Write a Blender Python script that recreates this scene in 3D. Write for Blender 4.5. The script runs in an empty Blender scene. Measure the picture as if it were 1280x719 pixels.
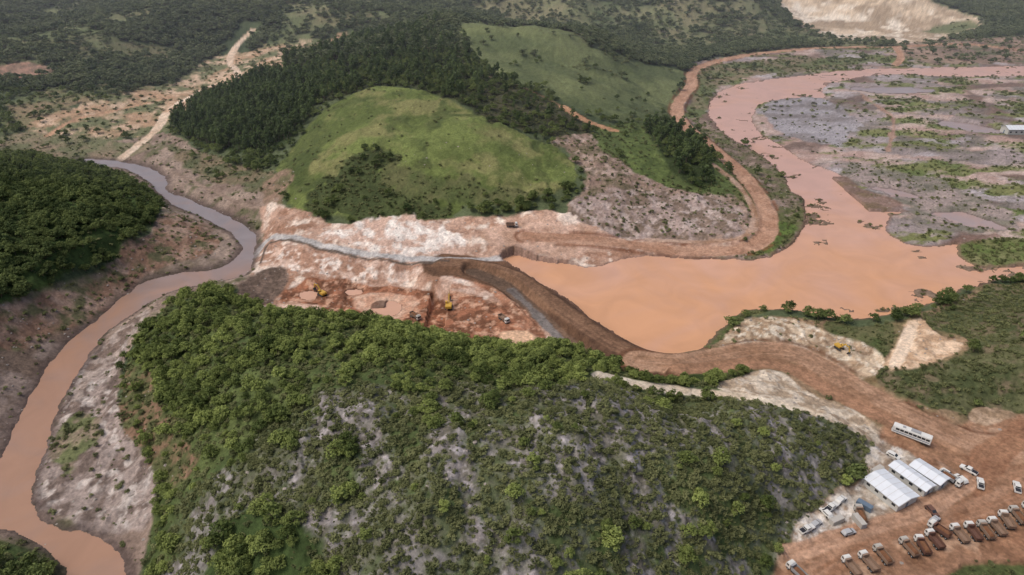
import bpy, bmesh, math, random, time
import numpy as np
T0=time.time()
rng=np.random.default_rng(7); random.seed(7)
scene=bpy.context.scene
scene.view_settings.view_transform='Standard'; scene.view_settings.look='None'; scene.view_settings.exposure=0
CH=170.0; PITCH=math.radians(30); F=850.0
# ------------------------------------------------ survey helpers (photo bearings -> ground coordinates)
def ray(u,v):
    p=(np.asarray(u,float)-640)/F; q=(360-np.asarray(v,float))/F
    return p, math.cos(PITCH)+math.sin(PITCH)*q, -math.sin(PITCH)+math.cos(PITCH)*q
def plane(u,v,z):
    dx,dy,dz=ray(u,v); t=(CH-np.asarray(z,float))/(-dz); return dx*t,dy*t
CTRL=[(100,203,1),(190,225,1),(260,272,1),(310,305,1),(250,350,1),(190,362,1),(120,420,1),(70,480,1),(30,560,1),(10,620,1),(60,670,1),(130,700,1),(160,780,0),
(150,450,3),(110,560,3),(160,600,3),(180,640,4),(120,520,3),(60,400,9),(0,450,8),(0,540,4),(130,340,12),(200,290,9),(240,300,5),(180,330,6),
(0,385,18),(60,345,19),(150,300,17),(200,262,12),(190,235,8),(100,215,8),(0,195,12),(80,260,28),(0,250,32),(-100,300,35),(-150,450,25),(-200,600,15),(-100,650,6),(0,700,5),(-100,780,8),
(150,480,5),(150,520,6),(175,560,7),(208,605,7),(190,670,8),(170,740,8),(200,420,14),(250,372,14),(300,420,26),(400,402,22),(500,415,22),(600,438,20),(700,440,18),(760,457,17),(850,480,17),(950,500,15),(1050,525,12),(1105,552,11),
(250,460,20),(230,560,16),(300,520,28),(400,480,34),(500,480,38),(600,500,40),(700,500,38),(800,520,33),(900,540,27),(1000,570,19),(1060,590,12),
(300,620,26),(450,600,36),(600,620,38),(750,620,34),(880,640,24),(960,680,14),(1000,660,10),(300,719,24),(500,719,32),(700,719,30),(850,719,20),(930,740,12),(500,850,20),(800,850,15),(200,850,10),
(430,385,1),(500,400,-1),(600,415,0),(660,425,3),(350,385,2),(400,350,3),(480,365,0),(560,370,0),(570,330,9),(640,345,9),(690,385,9),(740,415,9),(800,447,9),(830,455,10),(645,385,4),(690,430,4),
(330,270,6),(340,300,5),(400,300,9),(480,295,11),(560,300,11),(640,300,11),(720,300,10),(400,330,5),(480,335,6),(560,340,6),
(370,258,12),(430,278,12),(500,277,13),(560,268,14),(640,258,16),(720,250,16),(800,245,15),(860,250,13),(920,270,11),(800,290,9),(870,300,8),(950,300,8),(962,270,9),
(345,200,14),(380,215,20),(450,230,22),(430,180,32),(520,200,30),(600,210,28),(680,215,23),(520,150,40),(600,160,38),(400,130,36),(680,180,28),(570,125,44),(480,112,46),
(760,200,24),(820,180,22),(880,200,17),(900,235,12),(850,220,16),(780,230,18),(740,165,26),(700,140,34),(640,110,42),
(860,160,10),(915,205,9),(845,140,10),(868,105,9),(890,80,9),(1000,63,9),(215,155,6),(280,190,10),(300,140,20),(340,110,28),(250,160,10),(330,190,12),
(370,80,36),(450,60,46),(550,42,52),(600,75,48),(520,85,46),(600,33,56),(680,50,48),(760,75,34),(840,95,14),(720,100,36),(780,120,22),(840,145,12),(650,75,46),
(650,20,32),(800,50,15),(800,20,30),(900,50,9),(900,20,25),(700,5,40),(500,20,40),(500,0,45),(400,30,38),(300,60,18),(250,110,8),(200,150,4),(290,85,12),(100,150,8),(0,150,10),(0,110,18),(100,100,20),(0,60,32),(150,50,30),(0,20,42),(200,15,45),(300,10,42),(100,0,48),(-200,100,30),(-200,0,50),
(0,178,3),(60,175,3),(150,180,2),(700,360,4),(800,400,4),(900,370,4),(1050,340,4),(1000,220,4),(920,140,4),(1100,90,5),(1280,90,5),
(1050,150,8),(1150,200,8),(1200,260,8),(1250,150,9),(1250,280,8),(1100,130,8),(1350,200,9),(1400,300,8),(1240,315,7),(1150,60,9),(1100,30,6),(1230,35,8),(1000,20,8),(1280,50,12),(1280,15,25),(1280,0,30),(1100,0,30),(950,0,34),(960,40,9),
(950,410,9),(1000,420,10),(1080,440,11),(1140,420,14),(1100,460,11),(1200,440,14),(1250,400,18),(1280,372,12),(1250,470,17),(1240,505,12),(1180,490,14),(1350,420,26),(1400,510,20),(1280,515,12),(900,455,9),(1000,450,9),(1080,495,9),(1180,545,9),(1250,580,9),(1320,560,10),(1100,610,8),(1150,600,8),(1280,640,8),(1150,680,8),(1050,700,8),(1280,719,8),(1000,719,9),(1400,650,8),(1300,850,6),(1000,850,8),(850,500,14),(1000,495,10),(1060,515,10)]
CT=np.array(CTRL,float)
cx,cy=plane(CT[:,0],CT[:,1],CT[:,2]); cz=CT[:,2]
def warp(x,y):
    R=np.sqrt(y*y+CH*CH); return x/R, np.log(R)*1.15
cs,cw=warp(cx,cy)
n=len(cz)
K=-np.sqrt((cs[:,None]-cs)**2+(cw[:,None]-cw)**2+0.03**2)+np.eye(n)*2e-3
P=np.stack([np.ones(n),cs,cw],1)
A=np.block([[K,P],[P.T,np.zeros((3,3))]])
sol=np.linalg.solve(A,np.concatenate([cz,np.zeros(3)]))
# ------------------------------------------------ noise
def _h(xi,yi,seed):
    h=(xi.astype(np.int64)*374761393+yi.astype(np.int64)*668265263+seed*974634777).astype(np.uint32)
    h=(h^(h>>np.uint32(13)))*np.uint32(1274126177); h=h^(h>>np.uint32(16))
    return h.astype(np.float32)*np.float32(1/4294967295.0)
def vn(x,y,seed):
    xi=np.floor(x); yi=np.floor(y); fx=(x-xi).astype(np.float32); fy=(y-yi).astype(np.float32)
    fx=fx*fx*(3-2*fx); fy=fy*fy*(3-2*fy)
    a=_h(xi,yi,seed);b=_h(xi+1,yi,seed);c=_h(xi,yi+1,seed);d=_h(xi+1,yi+1,seed)
    return (a*(1-fx)+b*fx)*(1-fy)+(c*(1-fx)+d*fx)*fy
def fbm(x,y,scale,octv=4,seed=1,gain=.5):
    s=0;amp=1;tot=0;X=x/scale;Y=y/scale
    for o in range(octv):
        s=s+amp*vn(X,Y,seed+o*17);tot+=amp;amp*=gain
        X,Y=(X*0.8-Y*0.6)*2.03+3.1,(X*0.6+Y*0.8)*2.03+7.7
    return s/tot
def ridged(x,y,scale,octv=4,seed=1):
    s=0;amp=1;tot=0;X=x/scale;Y=y/scale
    for o in range(octv):
        s=s+amp*(1-np.abs(2*vn(X,Y,seed+o*13)-1));tot+=amp;amp*=.5
        X,Y=(X*0.8-Y*0.6)*2.03+3.1,(X*0.6+Y*0.8)*2.03+7.7
    return s/tot
def sm(x): x=np.clip(x,0,1); return x*x*(3-2*x)
def con(nv,k,off=.5): return np.clip((nv-off)*k+.5,0,1)
def H(x,y):
    x=np.asarray(x,float);y=np.asarray(y,float); sh=x.shape; x=x.ravel();y=y.ravel()
    out=np.empty(len(x))
    for i in range(0,len(x),40000):
        a,b=warp(x[i:i+40000],y[i:i+40000])
        k=-np.sqrt((a[:,None]-cs)**2+(b[:,None]-cw)**2+0.03**2)
        out[i:i+40000]=k@sol[:n]+sol[n]+sol[n+1]*a+sol[n+2]*b
    far=sm((y-1250)/900)
    out=out*(1-far)+far*(35+60*(fbm(x,y,700,3,5)-.3))
    out=np.clip(out,-3,120)
    w=sm((out-16)/18)*sm((y-520)/250)
    out=out+w*(ridged(x,y,190,3,9)-.62)*38
    return out.reshape(sh)
def W(pts):
    """first ground hit along each bearing; (u,v,z) entries are taken on a level plane"""
    res=np.zeros((len(pts),2)); idx=[];uu=[];vv=[]
    for i,p in enumerate(pts):
        if len(p)==3: res[i]=plane(p[0],p[1],p[2])
        else: idx.append(i);uu.append(p[0]);vv.append(p[1])
    if idx:
        dx,dy,dz=ray(uu,vv)
        tt=np.geomspace(90,2400,300)
        X=dx[:,None]*tt;Y=dy[:,None]*tt;Z=CH+dz[:,None]*tt
        D=Z-H(X,Y)
        for k,i in enumerate(idx):
            j=np.argmax(D[k]<0) if (D[k]<0).any() else len(tt)-1
            j=max(j,1);d0,d1=D[k,j-1],D[k,j];f=d0/(d0-d1) if d0!=d1 else 0
            t=tt[j-1]+(tt[j]-tt[j-1])*np.clip(f,0,1)
            res[i]=(dx[k]*t,dy[k]*t)
    return res
def chaikin(p,closed,it=1):
    for _ in range(it):
        if closed:
            q=np.roll(p,-1,0); p=np.stack([.75*p+.25*q,.25*p+.75*q],1).reshape(-1,p.shape[1])
        else:
            a=p[:-1];b=p[1:];m=np.stack([.75*a+.25*b,.25*a+.75*b],1).reshape(-1,p.shape[1])
            p=np.vstack([p[:1],m,p[-1:]])
    return p
# ------------------------------------------------ terrain grid
th=np.radians(np.linspace(14,83.6,880)); yr=CH*np.tan(th)
yr=np.concatenate([[-60,0],yr,np.geomspace(yr[-1]*1.02,9000,40)])
sc=np.linspace(-.84,.84,1000)
ext=np.array([.86,.9,.95,1.02,1.1,1.25,1.5,1.8,2.2,3.0])
sc=np.concatenate([-ext[::-1],sc,ext])
NR,NC=len(yr),len(sc)
R=np.sqrt(yr**2+CH**2)
GX=R[:,None]*sc[None,:]; GY=np.repeat(yr[:,None],NC,1)
X=GX.ravel();Y=GY.ravel();N=len(X)
def lut(a,m):
    i=np.unique(np.concatenate([np.arange(0,a,m),[a-1]]));f=np.interp(np.arange(a),i,np.arange(len(i)));k=np.minimum(f.astype(int),len(i)-2);return i,k,f-k
ri,rk,rf=lut(NR,3);ci_,ck,cf=lut(NC,4)
Hc=H(GX[np.ix_(ri,ci_)],GY[np.ix_(ri,ci_)])
Hr=Hc[rk]*(1-rf)[:,None]+Hc[rk+1]*rf[:,None]
Z=(Hr[:,ck]*(1-cf)+Hr[:,ck+1]*cf).ravel()
def sdf(poly,pad=15):
    out=np.full(N,-1e3)
    lo=poly.min(0)-pad;hi=poly.max(0)+pad
    sel=np.nonzero((X>lo[0])&(X<hi[0])&(Y>lo[1])&(Y<hi[1]))[0]
    if len(sel)==0: return out
    x=X[sel];y=Y[sel];d2=np.full(len(sel),1e12);ins=np.zeros(len(sel),bool)
    m=len(poly)
    for i in range(m):
        ax,ay=poly[i];bx,by=poly[(i+1)%m];ex,ey=bx-ax,by-ay
        t=np.clip(((x-ax)*ex+(y-ay)*ey)/(ex*ex+ey*ey+1e-9),0,1)
        d2=np.minimum(d2,(x-ax-t*ex)**2+(y-ay-t*ey)**2)
        if by!=ay:
            c=((ay>y)!=(by>y))&(x<ex*(y-ay)/(by-ay)+ax); ins^=c
    out[sel]=np.where(ins,np.sqrt(d2),-np.sqrt(d2)); return out
NZ1=fbm(X,Y,14,5,31)-.5; NZ3=fbm(X,Y,4,3,51)-.5
def poly_mask(pts,soft=2.,wob=6.,it=1):
    d=sdf(chaikin(W(pts),True,it),pad=wob+soft+4)
    return sm((d+NZ1*wob*1.8+NZ3*wob*.5)/soft+.5)
def line_dist(pts,wmax,it=2,zs=None):
    p=W(pts)
    z=H(p[:,0],p[:,1]) if zs is None else np.full(len(p),float(zs))
    p=chaikin(np.column_stack([p,z]),False,it)
    lo=p[:,:2].min(0)-wmax;hi=p[:,:2].max(0)+wmax
    sel=np.nonzero((X>lo[0])&(X<hi[0])&(Y>lo[1])&(Y<hi[1]))[0]
    x=X[sel];y=Y[sel];d=np.full(len(sel),1e6);zz=np.zeros(len(sel));al=np.zeros(len(sel));sg=np.zeros(len(sel));L=0
    for i in range(len(p)-1):
        ax,ay,az=p[i];bx,by,bz=p[i+1];ex,ey=bx-ax,by-ay;l=math.hypot(ex,ey)+1e-9
        t=np.clip(((x-ax)*ex+(y-ay)*ey)/(l*l),0,1)
        dd=np.hypot(x-ax-t*ex,y-ay-t*ey);b=dd<d
        d[b]=dd[b];zz[b]=(az+t*(bz-az))[b];al[b]=(L+t*l)[b];sg[b]=np.sign((x-ax)*ey-(y-ay)*ex)[b];L+=l
    return sel,d,zz,al,sg
def lin(c):
    c=np.array(c,float)/255; return np.where(c<=.04045,c/12.92,((c+.055)/1.055)**2.4)
C=np.zeros((N,3)); DT=np.zeros(N);DL=np.zeros(N);DS=np.zeros(N);DE=np.zeros(N);DG=np.zeros(N);ROUGH=np.zeros(N);CLS=np.zeros(N,int)
def paint(m,c1,c2=None,ns=10,k=3.,seed=3,c3=None,t=0,l=0,s=0,e=0,g=0,rough=0,cls=None,st=1.):
    q=np.nonzero(m>0)[0]
    if len(q)==0: return
    mm=m[q];x=X[q]/st;y=Y[q]
    col=np.broadcast_to(lin(c1),(len(q),3))
    if c2 is not None:
        a=con(fbm(x,y,ns,5,seed,.6),k)[:,None]; col=col*(1-a)+lin(c2)*a
    if c3 is not None:
        a=con(fbm(x,y,ns*.6,4,seed+100,.6),6,.6)[:,None]; col=col*(1-a)+lin(c3)*a
    C[q]=C[q]*(1-mm[:,None])+col*mm[:,None]
    for D,v in ((DT,t),(DL,l),(DS,s),(DE,e),(DG,g),(ROUGH,rough)): D[q]=D[q]*(1-mm)+v*mm
    if cls is not None: CLS[m>.5]=cls
one=np.ones(N)
paint(one,(66,78,54),(86,96,66),60,3,3,t=.07)
cl=con(fbm(X,Y,120,5,77,.55),9,.56)*sm((Y-600)/200)
paint(cl,(96,108,72),(122,118,88),40,3,9,t=.012,s=.012)
# --- top left clearings
paint(poly_mask([(20,172),(40,150),(130,122),(190,112),(230,92),(280,66),(330,60),(400,52),(436,40),(440,54),(400,80),(350,96),(320,104),(290,114),(250,138),(215,162),(170,176),(100,174)],6,16),(166,136,108),(104,108,76),20,6,12,c3=(190,164,138),t=.003,s=.035,rough=.5,cls=2)
paint(poly_mask([(-20,100),(0,82),(40,78),(70,86),(52,97)],4,8),(170,132,114),(124,104,88),12,4,13,rough=.5)
paint(poly_mask([(100,60),(200,54),(250,68),(180,78)],5,14),(112,106,80),(88,96,62),20,3,14,t=.008,s=.03)
paint(poly_mask([(0,140),(40,118),(110,108),(170,108),(130,126),(60,142),(20,165),(0,168)],6,14),(96,104,70),(132,116,90),24,4,15,t=.016,s=.04)
paint(poly_mask([(330,30),(420,18),(470,24),(400,40)],6,16),(96,104,70),(116,112,82),30,4,16,t=.012,s=.02)
# --- left valley mud
vm=poly_mask([(-60,182),(0,170),(60,168),(120,180),(170,172),(215,165),(245,190),(285,205),(330,222),(350,240),(345,262),(335,290),(335,330),(310,360),(262,366),(200,390),(165,430),(152,480),(150,520),(178,560),(210,600),(195,660),(170,719),(165,790),(-80,790),(-80,380),(0,378),(60,348),(110,328),(150,308),(190,288),(206,262),(192,238),(150,218),(92,204),(0,196),(-60,196)],2,5)
paint(vm,(128,110,98),(154,136,122),16,4,21,c3=(100,98,72),s=.04,rough=1,cls=2)
paint(poly_mask([(-60,180),(0,166),(60,164),(130,176),(190,176),(180,196),(90,200),(0,196)],3,8),(106,108,78),(138,122,100),18,4,22,s=.06,t=.004,rough=.4)
paint(poly_mask([(205,180),(260,195),(340,210),(350,235),(300,232),(250,222),(225,205)],3,7),(90,94,66),(122,108,86),12,4,23,s=.09,t=.006,rough=.5)
paint(poly_mask([(0,388),(70,352),(130,328),(190,290),(208,264),(250,275),(275,300),(270,322),(230,338),(175,352),(140,375),(90,410),(50,455),(20,500),(-40,560),(-60,400)],2.5,7),(130,102,84),(152,128,112),8,5,24,c3=(92,90,64),s=.09,rough=1.,cls=2)
paint(poly_mask([(-40,470),(0,440),(50,410),(100,385),(150,362),(140,375),(95,412),(60,450),(40,490),(10,545),(-40,580)],2.5,6),(138,122,112),(110,94,82),6,5,124,s=.04,rough=.8)
paint(poly_mask([(160,350),(185,335),(245,322),(280,318),(275,335),(225,345),(175,356)],2,4),(136,120,108),(106,96,76),9,4,25,s=.03,rough=.5)
paint(poly_mask([(160,400),(188,388),(160,430),(150,480),(150,530),(180,565),(206,605),(190,650),(150,665),(80,655),(50,640),(45,605),(62,545),(85,480),(115,440)],2,4),(150,136,128),(108,94,86),6,6,26,c3=(178,168,160),s=.035,rough=1.2,cls=2)
paint(poly_mask([(80,520),(110,500),(125,540),(100,580),(75,600),(68,560)],2,7),(98,104,68),(130,116,98),5,5,27,s=.14,rough=.6)
paint(poly_mask([(160,395),(190,385),(172,410),(150,440),(120,470),(90,520),(84,500),(120,440)],1.5,4),(162,148,138),(118,102,92),4,6,28,s=.02,rough=1.1)
paint(poly_mask([(-60,655),(0,664),(50,680),(84,702),(86,730),(60,790),(-80,790)],2,4),(62,78,42),(84,94,52),8,3,29,t=.06,s=.3)
# --- left forest hill
paint(poly_mask([(-120,170),(0,193),(60,198),(130,212),(188,236),(205,258),(190,282),(150,303),(100,324),(60,342),(0,378),(-120,420)],1.5,4),(50,66,34),(70,88,44),14,3,30,t=.13,s=.1,cls=0)
# --- mud flats on the right
mf=poly_mask([(862,95),(872,75),(930,68),(1020,60),(1130,58),(1290,60),(1500,60),(1500,330),(1280,335),(1230,335),(1190,320),(1120,312),(1050,300),(990,200),(880,160),(850,150)],4,8)
paint(mf,(146,134,132),(112,106,98),30,5,33,c3=(166,158,160),s=.02,rough=.8,cls=2,st=1.8)
g2=con(fbm(X/2.2,Y,26,5,63,.6),9,.56)*mf
paint(g2,(160,134,124),(178,158,148),14,4,36,rough=.8,st=1.6)
dk=con(ridged(X/1.6,Y,60,4,67),12,.80)*mf
paint(dk,(104,90,84),(118,98,88),14,4,68,rough=.3)
g1=con(fbm(X/1.6,Y*1.3,20,6,61,.66),12,.555)*mf
paint(g1,(94,106,62),(118,120,76),10,3,35,s=.12,rough=.3,st=1.6)
paint(poly_mask([(950,128),(1010,118),(1080,150),(1060,185),(1000,178),(955,160)],4,10),(150,146,150),(126,120,120),14,6,37,s=.02,rough=.7,st=1.6)
paint(poly_mask([(1040,205),(1150,215),(1230,250),(1290,290),(1200,296),(1130,262),(1100,243),(1060,232)],4,10),(116,112,100),(150,136,130),12,6,64,s=.07,rough=.9,st=1.5)
paint(poly_mask([(860,100),(880,82),(940,76),(1040,72),(1110,74),(1060,84),(1000,92),(930,98),(890,112),(888,140),(862,148)],3,8),(94,104,66),(122,110,88),22,5,38,s=.08,t=.002)
paint(poly_mask([(1110,50),(1300,44),(1500,50),(1500,90),(1280,80),(1130,82)],5,12),(124,106,94),(150,128,112),30,5,39,c3=(92,98,70),s=.03,t=.004)
paint(poly_mask([(1190,306),(1230,300),(1300,296),(1400,300),(1400,326),(1280,328),(1225,336),(1196,324)],2,5),(90,104,54),(116,116,78),8,4,40,s=.22)
# strip between haul road and reservoir
paint(poly_mask([(862,150),(884,150),(900,166),(935,186),(968,204),(994,240),(1014,272),(1002,298),(972,324),(935,330),(860,326),(860,318),(925,316),(955,306),(966,284),(960,256),(944,230),(918,204),(892,184)],1.5,5),(114,100,86),(94,98,62),10,5,34,c3=(142,124,112),s=.07,t=.002,rough=.7,cls=2)
paint(poly_mask([(960,280),(985,275),(1000,285),(975,312),(950,322),(930,322),(955,306)],1.5,4),(96,116,54),(80,94,50),6,3,32,s=.2)
# --- far pale workings
paint(poly_mask([(966,12,6),(1010,8,6),(1100,14,6),(1180,24,6),(1240,34,6),(1195,46,6),(1140,54,6),(1080,52,6),(1030,42,6),(975,30,6)],6,12),(200,180,154),(160,140,116),36,6,42,c3=(220,208,190),rough=1.,cls=2)
paint(poly_mask([(1150,36,6),(1210,31,6),(1225,36,6),(1180,42,6)],6,12),(100,110,74),(124,122,88),30,3,43,s=.02)
# --- grassed hills
gB=poly_mask([(562,42),(600,30),(650,33),(720,52),(790,76),(850,86),(862,100),(845,122),(838,140),(850,160),(800,158),(760,152),(722,138),(660,108),(612,92),(592,70)],4,8)
paint(gB,(84,94,60),(104,112,72),50,5,45,g=1,t=.0012,rough=.2)
paint(gB*con(fbm(X,Y,50,5,46,.6),9,.57),(68,78,50),(80,88,56),t=.006,s=.04)
gA=poly_mask([(348,204),(370,176),(392,152),(416,130),(470,110),(525,114),(570,129),(620,154),(680,179),(715,200),(728,226),(705,244),(640,248),(585,252),(560,274),(500,277),(430,280),(380,264),(352,248),(342,226)],3,6)
paint(gA,(84,96,48),(104,116,60),30,5,47,c3=(118,118,72),g=1,rough=.3,s=.006)
paint(gA*con(ridged(X,Y,34,3,44),9,.80),(74,86,46),(84,92,50),s=.02,rough=.4)
paint(poly_mask([(350,205),(375,175),(400,150),(420,160),(400,195),(385,230),(360,240)],4,12),(70,82,42),(82,92,48),10,4,143,g=1,s=.03)
paint(poly_mask([(395,235),(430,200),(470,186),(500,200),(470,222),(500,246),(560,262),(550,276),(470,277),(420,275),(385,260)],4,12),(60,70,40),(74,84,48),12,3,48,s=.24,t=.008)
paint(poly_mask([(470,205),(540,220),(620,232),(700,236),(690,250),(600,254),(540,250),(490,235)],6,14),(76,86,48),(94,96,60),14,4,49,s=.09)
paint(poly_mask([(322,232),(352,212),(372,215),(358,240),(350,262),(330,256)],2,5),(140,116,98),(100,96,68),9,4,50,s=.04,rough=.9)
# gully, eastern flank
paint(poly_mask([(690,172),(735,165),(770,190),(800,215),(850,235),(905,238),(935,245),(950,280),(930,302),(860,310),(800,305),(740,290),(700,262),(730,232),(722,200)],2.5,8),(142,120,106),(106,96,76),10,5,52,c3=(162,142,130),s=.10,rough=1.1,cls=2)
paint(poly_mask([(735,165),(790,150),(850,160),(880,185),(915,215),(930,242),(890,246),(840,236),(800,222),(765,200)],3,8),(78,90,50),(90,104,56),12,3,53,s=.12,t=.01)
paint(poly_mask([(778,168),(808,160),(830,190),(845,225),(800,222),(782,195)],3,6),(92,106,56),(78,92,48),7,5,54,g=1,s=.05)
paint(poly_mask([(800,160),(850,160),(885,190),(900,235),(868,238),(835,210)],2,6),(54,66,36),None,e=.025,t=.05)
paint(poly_mask([(905,205),(925,215),(940,240),(946,262),(930,258),(915,235)],1.5,4),(84,98,50),(110,104,70),8,4,58,s=.1)
# --- dark wooded ridge + plantation
paint(poly_mask([(352,98),(362,74),(430,54),(500,43),(560,37),(590,68),(612,94),(650,108),(700,130),(738,150),(742,166),(700,172),(650,162),(605,148),(575,128),(530,113),(500,108),(470,108),(420,124),(396,134)],2.5,6),(50,58,38),(66,72,46),18,3,55,e=.014,t=.07,s=.08)
paint(poly_mask([(600,100),(650,112),(720,140),(735,165),(690,172),(640,160),(600,150)],3,8),(78,76,56),(58,64,44),10,4,56,t=.03,s=.12,e=.005)
paint(poly_mask([(214,150),(240,134),(300,108),(345,93),(402,100),(396,134),(372,168),(347,190),(285,192),(240,178),(216,164)],2,3),(48,62,34),(58,72,38),14,3,57,e=.09,cls=0)
# --- works bench and pit
wb=poly_mask([(330,250),(365,264),(430,284),(520,276),(570,276),(640,268),(700,262),(760,282),(800,300),(860,306),(940,300),(960,318),(860,322,7),(800,322,7),(745,336,7),(700,333,7),(640,322,8),(660,345),(720,390),(800,445),(830,462),(760,460),(690,448),(620,446),(500,424),(440,408),(345,402),(290,385),(310,350),(326,320),(322,285)],2,4)
paint(wb,(182,150,130),(154,118,96),12,5,60,c3=(214,196,180),rough=.9,cls=2)
paint(poly_mask([(440,278),(500,268),(560,284),(585,305),(560,318),(500,322),(440,315),(395,298)],2,8),(222,212,202),(190,160,142),6,6,61,rough=.8)
paint(poly_mask([(600,282),(700,278),(780,296),(770,314),(700,322),(640,316),(600,300)],2,5),(192,160,140),(166,134,112),10,4,62,rough=.5)
paint(poly_mask([(700,246),(800,236),(900,246),(935,268),(930,296),(870,304),(800,298),(740,284)],2,9),(152,134,126),(116,100,86),7,5,63,c3=(170,154,146),s=.08,rough=1.1)
paint(poly_mask([(325,300),(400,320),(500,330),(580,335),(640,362),(625,375),(560,362),(470,352),(380,345),(330,338)],2,6),(200,172,154),(162,126,104),6,6,64,c3=(220,206,194),rough=.9)
paint(poly_mask([(365,352),(450,352),(540,366),(600,378),(650,400),(690,440),(640,455),(560,430),(470,412),(400,400),(330,388)],2,7),(156,104,76),(108,72,52),5,6,65,c3=(192,150,122),rough=1.5,cls=2)
paint(poly_mask([(590,340),(640,368),(680,415),(690,440),(655,432),(640,395),(600,370),(560,352)],1.5,4),(160,114,88),(126,86,64),5,6,69,c3=(188,152,126),rough=.9)
paint(poly_mask([(290,362),(318,340),(360,330),(365,350),(340,378),(300,392)],2,4),(118,100,88),(92,78,68),4,5,66,rough=1.2)
paint(poly_mask([(330,386),(352,378),(400,382),(408,396),(390,406),(352,398)],1.5,4),(208,178,158),(180,144,120),4,6,67)
paint(poly_mask([(440,378),(470,370),(515,376),(525,392),(500,404),(460,400)],1.5,4),(184,142,116),(200,166,142),4,5,167)
paint(poly_mask([(540,362),(600,366),(625,380),(590,386),(545,378)],1.5,4),(196,168,150),(170,130,106),4,5,168)
paint(poly_mask([(618,426),(655,420),(672,432),(650,442),(624,440)],1.5,2),(204,168,136),None)
# --- south shore
ss=poly_mask([(830,455),(880,440),(905,418),(950,395),(1010,398),(1080,410),(1125,402),(1190,376),(1230,356),(1300,352),(1500,358),(1500,560),(1280,560),(1100,540),(1000,500),(900,480)],2,4)
paint(ss,(144,120,94),(116,104,74),14,5,70,s=.05,rough=.8,cls=2)
paint(poly_mask([(905,395),(935,386),(965,390),(925,402),(910,420),(885,436),(872,428)],2,4),(76,92,50),(104,106,68),7,4,71,s=.22,t=.012)
paint(poly_mask([(1025,402),(1075,408),(1128,404),(1118,440),(1095,452),(1070,430),(1030,418)],2,4),(70,82,46),(94,94,62),7,4,72,s=.24,t=.008)
paint(poly_mask([(890,440),(915,412),(950,395),(1000,400),(1040,420),(1085,432),(1112,462),(1085,475),(1040,452),(1000,432),(950,428)],1.5,5),(194,174,148),(154,130,104),4,6,73,c3=(212,200,180),rough=1.2,s=.02,cls=2)
paint(poly_mask([(1125,404),(1190,384),(1225,364),(1280,352),(1500,356),(1500,528),(1280,506),(1225,516),(1150,508),(1092,482),(1105,466),(1150,462),(1205,444),(1206,424),(1165,412)],2,5),(70,78,48),(90,92,62),10,4,74,c3=(106,96,74),t=.004,s=.36,cls=0)
paint(poly_mask([(1104,464),(1116,432),(1132,400),(1156,398),(1162,416),(1206,428),(1202,444),(1150,462)],1.2,3),(204,178,150),(178,148,118),4,6,75,rough=1.,cls=2)
# --- foreground hill
fh=poly_mask([(150,470),(168,430),(205,385),(250,362),(300,366),(345,392),(400,396),(440,390),(500,408),(560,422),(620,436),(700,432),(760,448),(820,462),(900,466),(950,462),(930,478),(900,484),(950,500),(1010,516),(1070,534),(1112,556),(1070,592),(1035,625),(1000,660),(960,719),(930,830),(100,850),(166,719),(188,660),(206,602),(176,560),(152,520)],1.5,4)
paint(fh,(66,80,44),(86,98,54),12,3,80,l=.15,s=.3,cls=1)
sz=poly_mask([(290,590),(350,530),(420,500),(520,496),(640,486),(740,480),(830,492),(940,502),(1070,536),(1108,558),(1060,598),(1030,625),(995,660),(955,719),(930,850),(150,850),(172,719),(205,665),(240,620)],6,16)
paint(sz,(102,100,86),(82,90,62),12,5,81,c3=(128,124,120),s=.75,t=.0,l=.006,rough=.8)
paint(sz*con(fbm(X,Y,22,5,82,.6),7,.54),(68,82,46),(84,96,56),9,3,83,s=.9,l=.035)
rock=sz*con(fbm(X*1.2+Y*.5,Y-X*.3,12,5,84,.68),6,.56)
paint(rock,(128,122,120),(98,94,84),3.,6,85,c3=(158,152,152),s=.34,rough=1.2)
paint(poly_mask([(150,470),(165,455),(215,520),(245,570),(230,600),(206,602),(176,560),(152,520)],2,6),(124,98,78),(84,88,54),5,5,86,s=.25,l=.02,rough=1)
paint(poly_mask([(290,650),(340,640),(400,660),(420,719),(400,780),(250,780),(260,690)],4,8),(58,74,38),None,l=.14,s=.2)
# --- pale track behind the crest and pads
paint(poly_mask([(905,478),(950,462),(985,468),(1010,490),(1060,508),(1095,528),(1125,548),(1115,562),(1070,540),(1010,518),(950,502),(900,490)],1.2,3),(206,192,172),(170,150,126),4,6,90,rough=.9,cls=2)
# --- yard
yard_p=[(1100,540),(1120,515),(1180,530),(1230,518),(1280,506),(1500,512),(1500,850),(900,850),(955,719),(1000,660),(1035,625),(1075,590),(1112,556)]
ym=poly_mask(yard_p,2,3)
yd=sdf(chaikin(W(yard_p),True,1),pad=22)
paint(ym,(150,114,88),(128,94,70),10,5,91,c3=(174,142,116),rough=.3,cls=3)
paint(poly_mask([(1100,545),(1130,560),(1165,590),(1185,606),(1150,628),(1085,650),(1010,690),(985,690),(1000,655),(1040,622),(1078,590)],1.5,4),(188,178,164),(150,132,114),4,6,92,c3=(210,204,196),rough=.4,cls=2)
paint(poly_mask([(1168,540),(1190,538),(1204,552),(1186,558)],1,1.5),(84,98,50),None,s=.3)
paint(poly_mask([(1190,712),(1240,704),(1300,708),(1300,770),(1150,770)],1.5,2),(78,88,50),None,s=.3)
paint(poly_mask([(1212,505),(1240,498),(1278,508),(1262,520),(1215,522)],1.5,4),(178,154,130),(140,118,94),4,5,76,rough=.4,cls=2)
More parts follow.
